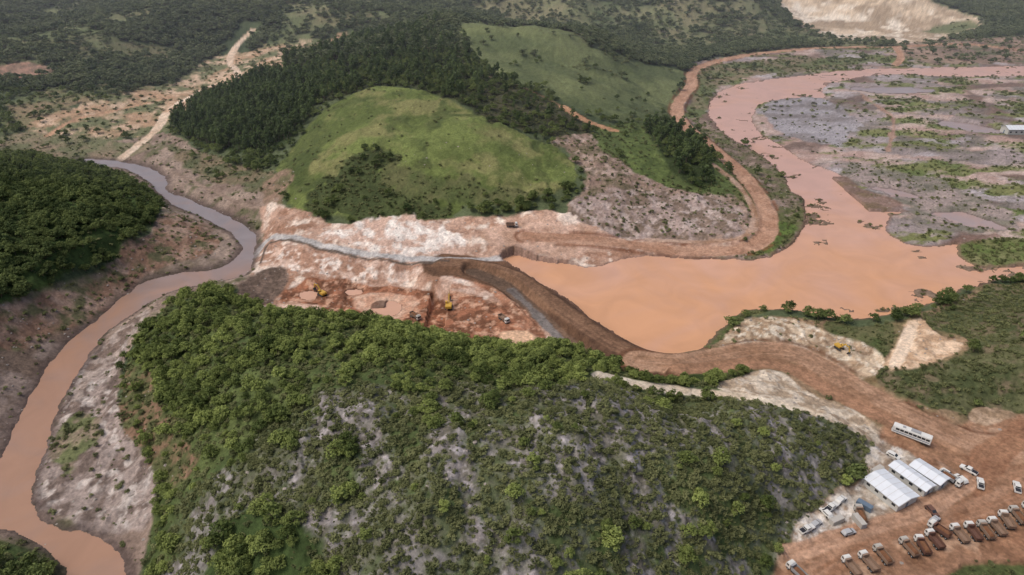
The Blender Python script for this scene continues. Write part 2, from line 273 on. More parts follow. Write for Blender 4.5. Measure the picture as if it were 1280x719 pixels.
# ---- heights
f_=sm(yd/24+.75)*(yd>-50); Z=Z+(8.6-Z)*f_
Z+=ROUGH*((ridged(X,Y,13,4,101)-.6)*2.6+(ridged(X,Y,3.2,3,111)-.6)*.9)
Z+=sm((DT+DL+DS)*12)*(fbm(X,Y,18,4,121)-.5)*3.0
Z+=DG*((fbm(X,Y,34,4,131)-.5)*6+(ridged(X,Y,18,3,133)-.6)*1.8+(fbm(X,Y,3,3,132)-.5)*.6)
Z+=sz*(ridged(X*1.3+Y*.4,Y,22,4,141)-.62)*5
def road(pts,w,c1,c2,soft=1.,flat=True,zs=None,ruts=.35,seed=200,shoulder=2.5,cls=3,wob=1.2,bank=None):
    sel,d,zz,al,sg=line_dist(pts,w+shoulder+8,zs=zs)
    de=d+NZ1[sel]*wob*2+NZ3[sel]*wob
    m=sm((w/2-de)/soft+.5)
    if flat:
        f=sm((w/2+shoulder-d)/shoulder); Z[sel]=Z[sel]*(1-f)+zz*f+f*(fbm(d*1.0,al*.05,.8,2,seed)-.5)*.12
    if bank is not None:
        b=sm(1-np.abs(d-w/2-1.2)/2.2)*.8*sm((fbm(X[sel],Y[sel],9,3,seed+5)-.4)*8)
        C[sel]=C[sel]*(1-b[:,None])+lin(bank)*b[:,None]
    st=con(fbm(sg*d*1.3+50,al*.02,1.1,3,seed)*.7+.3*fbm(X[sel],Y[sel],7,3,seed+9),3.5)
    bl=con(fbm(X[sel],Y[sel],9,5,seed+3,.6),4)
    k=np.clip(st*ruts+bl*(1-ruts),0,1)[:,None]
    col=lin(c1)*(1-k)+lin(c2)*k
    C[sel]=C[sel]*(1-m[:,None])+col*m[:,None]
    for D in (DT,DL,DS,DE,DG): D[sel]*=(1-sm((w/2+1.0-d)/1.0))
    ROUGH[sel]*=(1-m)
    CLS[sel[m>.5]]=cls
def clear(pts,w):
    sel,d,zz,al,sg=line_dist(pts,w)
    for D in (DT,DE): D[sel]*=1-sm((w-d)/6)
RA=[(150,200),(168,186),(200,160),(208,138),(250,116),(282,100),(300,97),(296,88),(284,78),(296,56),(316,38)]
clear(RA,16)
road(RA,7,(218,198,176),(194,168,142),seed=201,shoulder=6)
road([(208,140),(235,128),(270,108),(290,94)],6,(204,172,142),(168,138,112),seed=202,shoulder=5)
RB=[(284,100),(330,92),(345,80),(400,62),(430,48)];clear(RB,16)
road(RB,7,(170,136,110),(186,160,134),seed=203,shoulder=5)
RD=[(60,170),(90,150),(140,140),(190,128),(215,122)];road(RD,4,(180,140,110),(160,128,102),seed=212,shoulder=4,wob=2)
road([(345,250),(318,262),(288,250),(250,232),(215,215)],3.5,(154,134,118),(126,108,94),seed=204,wob=2)
RC=[(704,134),(722,146),(742,156),(768,164)];clear(RC,14)
road(RC,7,(190,148,112),(164,122,90),seed=205,shoulder=5)
road([(610,96),(660,112),(704,134)],3,(130,104,78),(98,86,62),seed=206)
O1,O2=(154,116,92),(178,142,118)
road([(1400,72),(1290,66),(1200,54),(1120,60),(1060,59),(1000,62),(940,68),(890,78),(862,90),(867,106),(850,124),(844,142),(860,162),(890,186),(916,206),(940,232),(957,260),(962,285),(950,305),(920,314),(860,316),(800,308),(740,300),(660,296)],11,O1,O2,seed=207,bank=(112,70,48),shoulder=3)
road([(1120,60),(1128,72),(1118,84)],8,O1,O2,seed=208)
road([(890,205),(925,232),(942,262),(945,285),(925,300),(880,304),(810,300)],4,(142,110,86),(172,146,128),seed=209)
road([(1110,190),(1120,150),(1100,135),(1075,120)],4,(160,132,116),(140,112,96),seed=210,flat=False,wob=3)
dam=[(560,328,9.5),(600,332,9.5),(645,346,9.5),(685,376,9.5),(730,408,9.5),(775,436,9.5),(830,457,9.5)]
road(dam,24,(110,82,62),(88,66,52),seed=220,zs=8.0,shoulder=10,cls=4,wob=2,ruts=.2)
road(dam,9,(138,106,82),(104,78,60),seed=221,zs=9.8,shoulder=4,cls=4,ruts=.6)
road([(590,338,8),(632,356,7),(662,384,7),(690,412,6.5),(722,440,6)],7,(90,74,62),(118,94,76),seed=222,zs=6.2,shoulder=2.5,cls=4)
road([(640,366,6),(660,384,6),(684,412,6),(712,438,6)],4,(124,118,114),(96,88,84),seed=223,flat=False,cls=4,wob=1.8)
road([(318,318),(328,302),(345,294),(370,300),(420,313),(480,322),(545,324),(590,319),(640,318)],4.2,(158,156,154),(186,182,178),seed=224,shoulder=1,cls=5,wob=1.1,flat=False)
road([(325,330),(332,306),(350,299),(420,318),(480,328),(560,330)],1.6,(84,72,64),(100,88,78),seed=225,flat=False,wob=.8)
B1,B2=(140,106,80),(170,136,110)
road([(800,452,9.5),(850,459,9.5),(900,447),(955,437),(1000,443),(1040,466),(1085,495),(1130,520),(1180,542),(1230,562),(1300,562)],13,B1,B2,seed=230,shoulder=3,ruts=.6,bank=(104,70,50))
road([(850,462),(900,460),(960,452),(1000,464),(1035,488),(1085,512),(1130,536),(1175,566),(1215,590)],8,B1,(164,124,96),seed=231,ruts=.6,shoulder=2)
road([(1290,530),(1245,560),(1222,600),(1215,650),(1290,690)],9,(132,94,70),(154,116,88),seed=232,ruts=.5,flat=False,wob=2)
road([(1020,719),(1100,672),(1170,650),(1240,630),(1300,600)],6,(138,100,74),(162,126,100),seed=236,ruts=.6,flat=False,wob=1.6)
road([(750,470),(800,482),(860,490),(900,492),(950,500),(1010,516)],5,(212,200,180),(190,172,148),seed=233,shoulder=2.5,wob=1.8)
road([(1118,458),(1130,435),(1142,405)],4,(220,200,176),(200,174,146),seed=234,shoulder=1)
road([(990,690),(1080,662),(1160,640),(1215,600)],6,(156,120,94),(180,144,118),seed=235,flat=False,ruts=.6)
# ---- water bodies
river=[(88,200,0),(120,199,0),(160,203,0),(195,213,0),(208,226,0),(207,238,0),(235,250,0),(272,266,0),(304,280,0),(322,294,0),(322,310,0),(312,328,0),(312,342,0),(285,350,0),(245,356,0),(215,364,0),(185,380,0),(152,402,0),(122,430,0),(98,464,0),(78,500,0),(60,548,0),(42,590,0),(36,622,0),(42,645,0),(80,662,0),(130,675,0),(155,700,0),(165,790,0),(80,790,0),(92,712,0),(70,694,0),(20,672,0),(-40,650,0),(-60,600,0),(0,580,0),(10,548,0),(34,505,0),(52,465,0),(75,435,0),(110,408,0),(148,376,0),(182,351,0),(225,342,0),(268,338,0),(294,326,0),(303,308,0),(290,290,0),(262,276,0),(225,260,0),(196,244,0),(190,230,0),(170,215,0),(135,208,0),(90,206,0)]
lake=[(618,324,6),(650,319,6),(700,331,6),(742,337,6),(800,321,6),(860,324,6),(930,326,6),(972,320,6),(1000,296,6),(1012,272,6),(992,240,6),(966,202,6),(930,184,6),(896,164,6),(884,142,6),(892,118,6),(930,104,6),(1000,96,6),(1060,88,6),(1140,86,6),(1290,83,6),(1500,80,6),(1500,94,6),(1280,95,6),(1200,97,6),(1100,93,6),(1060,98,6),(1020,112,6),(1040,124,6),(1000,121,6),(955,127,6),(936,141,6),(943,165,6),(978,184,6),(1002,202,6),(1040,214,6),(1070,238,6),(1105,248,6),(1137,265,6),(1108,274,6),(1108,292,6),(1130,306,6),(1168,311,6),(1192,302,6),(1240,295,6),(1252,300,6),(1196,306,6),(1200,324,6),(1232,338,6),(1290,332,6),(1500,334,6),(1500,360,6),(1280,354,6),(1225,357,6),(1195,374,6),(1150,396,6),(1122,405,6),(1080,411,6),(1040,403,6),(1000,397,6),(960,390,6),(930,388,6),(910,400,6),(888,432,6),(862,448,6),(825,450,6),(795,436,6),(760,414,6),(722,388,6),(690,366,6),(660,347,6),(632,333,6)]
pud1=[(466,384,1.2),(480,377,1.2),(498,379,1.2),(502,390,1.2),(490,396,1.2),(474,392,1.2)]
pud2=[(370,368,1.5),(392,364,1.5),(402,372,1.5),(384,378,1.5)]
pud3=[(430,364,1.),(450,362,1.),(456,367,1.),(440,370,1.)]
pools=[[(1080,232,6.6),(1130,238,6.6),(1170,252,6.6),(1140,250,6.6),(1095,240,6.6)],[(1150,262,6.8),(1215,270,6.8),(1262,290,6.8),(1205,284,6.8)],[(1160,150,7),(1230,158,7),(1270,170,7),(1200,166,7)],[(1050,112,7),(1120,108,7),(1180,114,7),(1110,119,7)]]
WD={}
def carve(pts,level,name,slope=.12,wob=3.,reach=14,it=1,wet=(70,50,42),wetw=2.5):
    d=sdf(chaikin(W(pts),True,it),pad=reach+8)
    ok=d>-500
    de=d+(NZ1*wob*1.6+NZ3*wob*.5)*ok
    inside=de>0
    Z[inside&ok]=np.minimum(Z,level-.1-np.minimum(de,12)*.14)[inside&ok]
    o=ok&(~inside)
    lo=level+.04+(-de)*slope
    Z[o]=np.maximum(Z[o],np.minimum(lo[o],level+.9))
    hi=level+.15+(-de)*.25+np.clip(-de,0,60)**2*.022
    if name!='reservoir': Z[o]=np.where(de[o]>-reach,np.minimum(Z[o],hi[o]),Z[o])
    w=sm((de+wetw)/wetw)*(ok)*.75
    C[:]=C*(1-w[:,None])+lin(wet)*w[:,None]
    kill=ok&(de>-1.5)
    for D in (DT,DL,DS,DE,DG): D[kill]=0
    CLS[inside&ok]=2
    WD[name]=(de,level,ok)
carve(lake,6,'reservoir',wob=4.5,wet=(118,92,80),wetw=2.5)
de=WD['reservoir'][0]
sh_=con(fbm(X/1.5,Y,8,5,501,.6),14,.655)*sm((20-de)/10)*(de>.5)*((X>150)&(Y>235))
q=sh_>.3; Z[q]=6.0+.35*sh_[q]; C[q]=lin((122,104,88))*(.8+.4*fbm(X[q],Y[q],3,3,9))[:,None]; DS[q]=.12
carve(river,0,'river',wob=3,wet=(74,62,60),wetw=6,reach=34)
carve(pud1,1.2,'puddle',wob=3,reach=5,wetw=1)
carve(pud2,1.5,'puddle.001',wob=2,reach=5,wetw=1)
carve(pud3,1.,'puddle.002',wob=2,reach=5,wetw=1)
for i,p in enumerate(pools): carve(p,p[0][2],'silt_pool' if i==0 else 'silt_pool.%03d'%i,wob=8,reach=8,wetw=2,wet=(104,90,86))
def height(x,y):
    i=int(np.clip(np.searchsorted(yr,y),1,NR-1)); r=math.sqrt(yr[i]**2+CH**2)
    j=int(np.clip(np.searchsorted(sc,x/r),1,NC-1)); return float(Z[i*NC+j])
vv=(1+.44*(fbm(X,Y,1.6,3,301)-.5)*1.6+.32*(fbm(X,Y,60,4,302)-.5))[:,None]; C=np.clip(C*vv,0.01,.8)
lum=C@np.array([.3,.55,.15]); C=C*.92+lum[:,None]*.08
print('terrain',time.time()-T0)
# ------------------------------------------------ materials
def newmat(name):
    m=bpy.data.materials.new(name); m.use_nodes=True; nt=m.node_tree; b=nt.nodes['Principled BSDF']
    b.inputs['Specular IOR Level'].default_value=.2
    return m,nt,b
def simple(name,c,rough=.7,metal=0,spec=.3,var=.12,vs=3.):
    m,nt,b=newmat(name); b.inputs['Roughness'].default_value=rough;b.inputs['Metallic'].default_value=metal;b.inputs['Specular IOR Level'].default_value=spec
    tc=nt.nodes.new('ShaderNodeTexCoord');no=nt.nodes.new('ShaderNodeTexNoise');no.inputs['Scale'].default_value=vs;no.inputs['Detail'].default_value=4
    nt.links.new(tc.outputs['Object'],no.inputs['Vector'])
    mx=nt.nodes.new('ShaderNodeMix');mx.data_type='RGBA'
    mx.inputs[6].default_value=(*[v*(1-var*1.6) for v in c],1);mx.inputs[7].default_value=(*[min(1,v*(1+var)) for v in c],1)
    nt.links.new(no.outputs['Fac'],mx.inputs[0]);nt.links.new(mx.outputs[2],b.inputs['Base Color'])
    return m
mg,nt,b=newmat('ground_soil'); b.inputs['Roughness'].default_value=.92; b.inputs['Specular IOR Level'].default_value=.12
at=nt.nodes.new('ShaderNodeAttribute');at.attribute_name='Col'
geo=nt.nodes.new('ShaderNodeNewGeometry')
n1=nt.nodes.new('ShaderNodeTexNoise');n1.inputs['Scale'].default_value=.9;n1.inputs['Detail'].default_value=8;n1.inputs['Roughness'].default_value=.7
nt.links.new(geo.outputs['Position'],n1.inputs['Vector'])
mr=nt.nodes.new('ShaderNodeMapRange');mr.inputs[1].default_value=.3;mr.inputs[2].default_value=.7;mr.inputs[3].default_value=.62;mr.inputs[4].default_value=1.32
nt.links.new(n1.outputs['Fac'],mr.inputs[0])
mul=nt.nodes.new('ShaderNodeVectorMath');mul.operation='SCALE'
nt.links.new(at.outputs['Color'],mul.inputs[0]);nt.links.new(mr.outputs[0],mul.inputs['Scale']);nt.links.new(mul.outputs[0],b.inputs['Base Color'])
bp=nt.nodes.new('ShaderNodeBump');bp.inputs['Strength'].default_value=.8;bp.inputs['Distance'].default_value=.6
n2=nt.nodes.new('ShaderNodeTexNoise');n2.inputs['Scale'].default_value=.5;n2.inputs['Detail'].default_value=9;n2.inputs['Roughness'].default_value=.65
nt.links.new(geo.outputs['Position'],n2.inputs['Vector']);nt.links.new(n2.outputs['Fac'],bp.inputs['Height']);nt.links.new(bp.outputs[0],b.inputs['Normal'])
def watermat(name,c1,c2,y0,y1,scale,rough=.35,amp=1.6):
    m,nt,b=newmat(name);b.inputs['Roughness'].default_value=rough;b.inputs['Specular IOR Level'].default_value=.3
    geo=nt.nodes.new('ShaderNodeNewGeometry');no=nt.nodes.new('ShaderNodeTexNoise');no.inputs['Scale'].default_value=scale;no.inputs['Detail'].default_value=7;no.inputs['Distortion'].default_value=2.2
    nt.links.new(geo.outputs['Position'],no.inputs['Vector'])
    sx=nt.nodes.new('ShaderNodeSeparateXYZ');nt.links.new(geo.outputs['Position'],sx.inputs[0])
    mr=nt.nodes.new('ShaderNodeMapRange');mr.inputs[1].default_value=y0;mr.inputs[2].default_value=y1;nt.links.new(sx.outputs['Y'],mr.inputs[0])
    ad=nt.nodes.new('ShaderNodeMath');ad.operation='MULTIPLY_ADD';ad.inputs[1].default_value=amp;ad.inputs[2].default_value=-amp/2
    nt.links.new(no.outputs['Fac'],ad.inputs[0]);a2=nt.nodes.new('ShaderNodeMath');a2.operation='ADD';a2.use_clamp=True
    nt.links.new(ad.outputs[0],a2.inputs[0]);nt.links.new(mr.outputs[0],a2.inputs[1])
    mx=nt.nodes.new('ShaderNodeMix');mx.data_type='RGBA';mx.inputs[6].default_value=(*c1,1);mx.inputs[7].default_value=(*c2,1)
    nt.links.new(a2.outputs[0],mx.inputs[0])
    n3=nt.nodes.new('ShaderNodeTexNoise');n3.inputs['Scale'].default_value=.05;n3.inputs['Detail'].default_value=8;n3.inputs['Distortion'].default_value=1.5;nt.links.new(geo.outputs['Position'],n3.inputs['Vector'])
    m3=nt.nodes.new('ShaderNodeMapRange');m3.inputs[1].default_value=.3;m3.inputs[2].default_value=.7;m3.inputs[3].default_value=.93;m3.inputs[4].default_value=1.07;nt.links.new(n3.outputs['Fac'],m3.inputs[0])
    sc_=nt.nodes.new('ShaderNodeVectorMath');sc_.operation='SCALE';nt.links.new(mx.outputs[2],sc_.inputs[0]);nt.links.new(m3.outputs[0],sc_.inputs['Scale'])
    nt.links.new(sc_.outputs[0],b.inputs['Base Color'])
    bp=nt.nodes.new('ShaderNodeBump');bp.inputs['Strength'].default_value=.2;bp.inputs['Distance'].default_value=.12
    n2=nt.nodes.new('ShaderNodeTexNoise');n2.inputs['Scale'].default_value=.7;n2.inputs['Detail'].default_value=5;nt.links.new(geo.outputs['Position'],n2.inputs['Vector'])
    nt.links.new(n2.outputs['Fac'],bp.inputs['Height']);nt.links.new(bp.outputs[0],b.inputs['Normal'])
    return m
m_lake=watermat('muddy_reservoir_water',tuple(lin((198,150,114))),tuple(lin((190,154,140))),250,430,.014)
m_riv=watermat('muddy_river_water',tuple(lin((156,122,100))),tuple(lin((132,124,124))),240,350,.03,.25,1.2)
m_pud=watermat('puddle_water',tuple(lin((194,154,130))),tuple(lin((194,154,130))),0,1,.1,.2)
m_pool=watermat('silt_pool_water',tuple(lin((170,144,134))),tuple(lin((146,136,136))),0,900,.05,.2)
# ------------------------------------------------ build meshes
co=np.stack([X,Y,Z],1)
ii,jj=np.meshgrid(np.arange(NR-1),np.arange(NC-1),indexing='ij')
a=(ii*NC+jj).ravel();quads=np.stack([a,a+1,a+NC+1,a+NC],1)
def gridmesh(name,q,coords,mat,cols=None):
    used,inv=np.unique(q.ravel(),return_inverse=True)
    inv=inv.ravel()
    me=bpy.data.meshes.new(name);me.vertices.add(len(used));me.vertices.foreach_set('co',coords[used].astype(np.float32).ravel())
    me.loops.add(len(inv));me.loops.foreach_set('vertex_index',inv.astype(np.int32))
    me.polygons.add(len(q));me.polygons.foreach_set('loop_start',np.arange(0,len(q)*4,4,dtype=np.int32))
    try: me.polygons.foreach_set('loop_total',np.full(len(q),4,dtype=np.int32))
    except Exception: pass
    me.polygons.foreach_set('use_smooth',np.ones(len(q),bool))
    me.update(calc_edges=True)
    if cols is not None:
        at=me.color_attributes.new('Col','FLOAT_COLOR','POINT')
        at.data.foreach_set('color',np.column_stack([cols[used],np.ones(len(used))]).astype(np.float32).ravel())
    me.materials.append(mat)
    ob=bpy.data.objects.new(name,me);scene.collection.objects.link(ob);return ob
qc=CLS[quads[:,0]]
for k,nm in enumerate(['ground','hill','mud_flat','dirt_road','earth_dam','drainage_channel']):
    q=quads[qc==k]
    if len(q): gridmesh(nm,q,co,mg,C)
for nm,(de,lev,ok) in WD.items():
    mk=(ok&(de>-7 if nm in('reservoir','river') else de>-2))
    q=quads[mk[quads].all(1)]
    if not len(q): continue
    cc=co.copy();cc[:,2]=lev
    gridmesh(nm,q,cc,m_lake if nm=='reservoir' else (m_riv if nm=='river' else (m_pool if 'pool' in nm else m_pud)))
# ------------------------------------------------ foliage
def foliage(name,dark,light,rnd=1.,tr=.3):
    m,nt,b=newmat(name);b.inputs['Roughness'].default_value=.8;b.inputs['Specular IOR Level'].default_value=.12
    oi=nt.nodes.new('ShaderNodeObjectInfo');geo=nt.nodes.new('ShaderNodeNewGeometry')
    no=nt.nodes.new('ShaderNodeTexNoise');no.inputs['Scale'].default_value=.03;no.inputs['Detail'].default_value=4;nt.links.new(geo.outputs['Position'],no.inputs['Vector'])
    n2=nt.nodes.new('ShaderNodeTexNoise');n2.inputs['Scale'].default_value=1.1;n2.inputs['Detail'].default_value=2;nt.links.new(geo.outputs['Position'],n2.inputs['Vector'])
    s1=nt.nodes.new('ShaderNodeMath');s1.operation='MULTIPLY_ADD';s1.inputs[1].default_value=.75*rnd;nt.links.new(oi.outputs['Random'],s1.inputs[0])
    m1=nt.nodes.new('ShaderNodeMath');m1.operation='MULTIPLY_ADD';m1.inputs[1].default_value=1.4;m1.inputs[2].default_value=-.58;nt.links.new(no.outputs['Fac'],m1.inputs[0]);nt.links.new(m1.outputs[0],s1.inputs[2])
    s2=nt.nodes.new('ShaderNodeMath');s2.operation='MULTIPLY_ADD';s2.inputs[1].default_value=.6;nt.links.new(n2.outputs['Fac'],s2.inputs[0])
    s3=nt.nodes.new('ShaderNodeMath');s3.operation='ADD';s3.inputs[1].default_value=-.2;s3.use_clamp=True
    nt.links.new(s1.outputs[0],s2.inputs[2]);nt.links.new(s2.outputs[0],s3.inputs[0])
    mx=nt.nodes.new('ShaderNodeMix');mx.data_type='RGBA';mx.inputs[6].default_value=(*lin(dark),1);mx.inputs[7].default_value=(*lin(light),1)
    nt.links.new(s3.outputs[0],mx.inputs[0]);nt.links.new(mx.outputs[2],b.inputs['Base Color'])
    tb=nt.nodes.new('ShaderNodeBsdfTranslucent');nt.links.new(mx.outputs[2],tb.inputs[0]);ms=nt.nodes.new('ShaderNodeMixShader');ms.inputs[0].default_value=tr
    out=nt.nodes['Material Output'];nt.links.new(b.outputs[0],ms.inputs[1]);nt.links.new(tb.outputs[0],ms.inputs[2]);nt.links.new(ms.outputs[0],out.inputs[0])
    return m
m_bark=simple('bark',tuple(lin((104,92,78))),.9)
def tree_mesh(name,mat,seed,kind,nl,ls):
    r=random.Random(seed);vs=[];fs=[];mi=[]
    def limb(p0,p1,r0,r1,k=5):
        p0=np.array(p0,float);p1=np.array(p1,float);d=p1-p0;d/=np.linalg.norm(d)
        u=np.cross(d,[.3,.9,.1]);u/=np.linalg.norm(u);w=np.cross(d,u);b0=len(vs)
        for p,rr in((p0,r0),(p1,r1)):
            for i in range(k):
                a=2*math.pi*i/k;vs.append(tuple(p+rr*(math.cos(a)*u+math.sin(a)*w)))
        for i in range(k):
            fs.append((b0+i,b0+(i+1)%k,b0+k+(i+1)%k,b0+k+i));mi.append(0)
    lobes=[]
    if kind=='broad':
        limb((0,0,-.1),(.02,.01,.4),.035,.022)
        nb=r.randint(5,7)
        for i in range(nb):
            a=2*math.pi*i/nb+r.uniform(-.4,.4);rad=r.uniform(.18,.36);z=r.uniform(.42,.72)
            c=(math.cos(a)*rad,math.sin(a)*rad,z);lobes.append((c,r.uniform(.13,.26),r.uniform(.11,.19)));limb((.02,.01,.33),c,.018,.006,4)
        lobes.append(((r.uniform(-.08,.08),r.uniform(-.08,.08),.78),.22,.18));limb((.02,.01,.36),(0,0,.75),.02,.006,4)
    elif kind=='shrub':
        nb=r.randint(4,6)
        for i in range(nb):
            a=2*math.pi*i/nb+r.uniform(-.5,.5);rad=r.uniform(.15,.42);c=(math.cos(a)*rad,math.sin(a)*rad,r.uniform(.25,.6))
            lobes.append((c,r.uniform(.18,.3),r.uniform(.16,.28)));limb((0,0,-.1),c,.03,.008,4)
    else:
        limb((0,0,-.05),(.01,0,.9),.018,.005)
        for i in range(6):
            z=.42+i*.1;a=r.uniform(0,6.28);rad=.05+.05*r.random();c=(math.cos(a)*rad,math.sin(a)*rad,z)
            lobes.append((c,.14*(1.15-.5*abs(z-.6)/.4),.09));limb((0,0,z-.1),c,.008,.003,3)
        lobes.append(((0,0,.96),.07,.08))
    tw=sum(l[1]**2 for l in lobes)
    for c,rh,rv in lobes:
        k=int(nl*rh*rh/tw)
        for _ in range(k):
            th=r.uniform(0,6.283);cz_=r.uniform(-.6,1);sr=math.sqrt(1-cz_*cz_);q=r.uniform(.55,1.2)
            nrm=np.array([sr*math.cos(th),sr*math.sin(th),cz_]);p=np.array(c)+nrm*np.array([rh,rh,rv])*q
            d=nrm*.8+np.array([r.gauss(0,.5),r.gauss(0,.5),r.gauss(.35,.4)]);d/=np.linalg.norm(d)
            u=np.cross(d,[r.random(),r.random(),r.random()+.1]);u/=np.linalg.norm(u);w=np.cross(d,u);s=ls*r.uniform(.6,1.3)
            b0=len(vs);
            for (aa,bb) in((-1,-.5),(.3,-.9),(1,.2),(-.1,1)):
                vs.append(tuple(p+u*aa*s+w*bb*s*.8+d*r.uniform(-.3,.3)*s))
            fs.append((b0,b0+1,b0+2,b0+3));mi.append(1)
    me=bpy.data.meshes.new(name);me.from_pydata(vs,[],fs);me.materials.append(m_bark);me.materials.append(mat)
    me.polygons.foreach_set('material_index',mi);me.update()
    return me
def protos(cname,mat,kind,count,nl,ls):
    col=bpy.data.collections.new(cname)
    for i in range(count):
        ob=bpy.data.objects.new(cname+'_form',tree_mesh(cname,mat,100+i*7+len(cname),kind,nl,ls));col.objects.link(ob)
    return col
f_lush=foliage('lush_foliage',(64,80,42),(148,160,92));f_for=foliage('forest_foliage',(58,74,44),(118,130,78));f_scr=foliage('scrub_foliage',(76,84,54),(130,134,92));f_euc=foliage('eucalyptus_foliage',(58,74,46),(106,122,76),.7)
f_far=foliage('haze_tinted_foliage',(68,82,58),(116,124,90))  # paler, greyer greens: aerial haze put into the far leaf colour
P_l=protos('lush_tree',f_lush,'broad',6,480,.055);P_f=protos('forest_tree',f_for,'broad',5,280,.07);P_s=protos('scrub_bush',f_scr,'shrub',5,100,.11);P_e=protos('eucalyptus_tree',f_euc,'euc',4,200,.05)
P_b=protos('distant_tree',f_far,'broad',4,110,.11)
def scatter(name,pts,scl,col):
    n_=len(pts)
    me=bpy.data.meshes.new(name);me.vertices.add(n_);me.vertices.foreach_set('co',pts.astype(np.float32).ravel())
    a=me.attributes.new('scl','FLOAT_VECTOR','POINT');a.data.foreach_set('vector',scl.astype(np.float32).ravel())
    a=me.attributes.new('rot','FLOAT_VECTOR','POINT');rt=np.zeros((n_,3));rt[:,2]=rng.uniform(0,6.283,n_);rt[:,:2]=rng.normal(0,.06,(n_,2));a.data.foreach_set('vector',rt.astype(np.float32).ravel())
    a=me.attributes.new('pidx','INT','POINT');a.data.foreach_set('value',rng.integers(0,60,n_).astype(np.int32))
    me.update();ob=bpy.data.objects.new(name,me);scene.collection.objects.link(ob)
    g=bpy.data.node_groups.new(name+'_nodes','GeometryNodeTree')
    g.interface.new_socket(name='Geometry',in_out='INPUT',socket_type='NodeSocketGeometry');g.interface.new_socket(name='Geometry',in_out='OUTPUT',socket_type='NodeSocketGeometry')
    gi=g.nodes.new('NodeGroupInput');go=g.nodes.new('NodeGroupOutput');ip=g.nodes.new('GeometryNodeInstanceOnPoints');ci=g.nodes.new('GeometryNodeCollectionInfo')
    ci.inputs['Collection'].default_value=col;ci.inputs['Separate Children'].default_value=True;ci.inputs['Reset Children'].default_value=True
    def na(nm,tp):
        x=g.nodes.new('GeometryNodeInputNamedAttribute');x.data_type=tp;x.inputs['Name'].default_value=nm;return [o for o in x.outputs if o.enabled and o.name=='Attribute'][0]
    g.links.new(gi.outputs[0],ip.inputs['Points']);g.links.new(ci.outputs[0],ip.inputs['Instance']);ip.inputs['Pick Instance'].default_value=True
    g.links.new(na('pidx','INT'),ip.inputs['Instance Index']);g.links.new(na('rot','FLOAT_VECTOR'),ip.inputs['Rotation']);g.links.new(na('scl','FLOAT_VECTOR'),ip.inputs['Scale'])
    g.links.new(ip.outputs[0],go.inputs[0])
    md=ob.modifiers.new('scatter','NODES');md.node_group=g
    return ob
P3=co.reshape(NR,NC,3)
dA=np.zeros((NR,NC));dyv=np.diff(yr);dxv=np.diff(sc)
dA[:-1,:-1]=dyv[:,None]*R[:-1,None]*dxv[None,:]
vis=((Y>60)&(Y<1700)&(np.abs(X)<R.repeat(NC)*.86+12))
dA=dA.ravel()*vis
def sample(D,mask=None):
    lam=D*dA
    if mask is not None: lam=lam*mask
    lam=np.minimum(lam,6);cnt=rng.poisson(lam);idx=np.repeat(np.arange(N),cnt)
    i=idx//NC;j=idx%NC;ok=(i<NR-1)&(j<NC-1);i=i[ok];j=j[ok];a=rng.random(len(i))[:,None];b=rng.random(len(i))[:,None]
    p=P3[i,j]+a*(P3[i,j+1]-P3[i,j])+b*(P3[i+1,j]-P3[i,j]); p[:,2]-=.1
    return p
def scl(n_,lo,hi,hs=1.,p=1.):
    s=lo+(hi-lo)*rng.random(n_)**p; return np.column_stack([s*rng.uniform(.9,1.15,n_),s*rng.uniform(.9,1.15,n_),s*hs*rng.uniform(.85,1.2,n_)])
gap=con(fbm(X,Y,22,4,401),6,.47)
p=sample(DL*(.3+.7*gap));scatter('woodland',p,scl(len(p),2.2,6.4,.85,1.9),P_l)
p=sample(DT*(.5+.5*gap),Y<620);scatter('forest',p,scl(len(p),2.8,6.2,.95,1.4),P_f)
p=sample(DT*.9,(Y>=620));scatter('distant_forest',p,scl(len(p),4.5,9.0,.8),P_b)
p=sample(DS,(Y<560));scatter('scrub',p,scl(len(p),.6,2.5,.75,2.),P_s)
p=sample(DS*.35,(Y>=560)&(Y<1200));scatter('distant_scrub',p,scl(len(p),1.8,4.0,.6),P_s)
p=sample(DE);scatter('eucalyptus_grove',p,scl(len(p),7,12,1.),P_e)
print('scatter',time.time()-T0)
# ------------------------------------------------ objects
M=dict(white=simple('white_paint',(.66,.66,.63),.45,var=.12),glass=simple('dark_glass',(.03,.035,.04),.12,spec=.6),tyre=simple('tyre_rubber',(.03,.03,.03),.85),
 chassis=simple('dark_steel',(.05,.05,.05),.6),red=simple('dusty_red_tipper_paint',(.15,.08,.06),.65,var=.35),orange=simple('dusty_brown_tipper_paint',(.26,.18,.13),.7,var=.3),yellow=simple('yellow_machine_paint',(.55,.34,.06),.55,var=.25),
 soil=simple('soil_load',tuple(lin((120,84,60))),.95,var=.3),roof=simple('white_metal_roof',(.66,.70,.74),.45,var=.1,vs=.5),wall=simple('cream_panel_wall',(.50,.50,.47),.7),blue=simple('blue_panel',(.13,.18,.24),.6,var=.2),
 grey=simple('grey_metal',(.32,.33,.34),.6),silver=simple('silver_paint',(.42,.43,.44),.35),black=simple('black_paint',(.03,.03,.035),.35),chrome=simple('lamp_glass',(.6,.55,.45),.2),beige=simple('beige_steel',(.45,.43,.39),.6,var=.2))
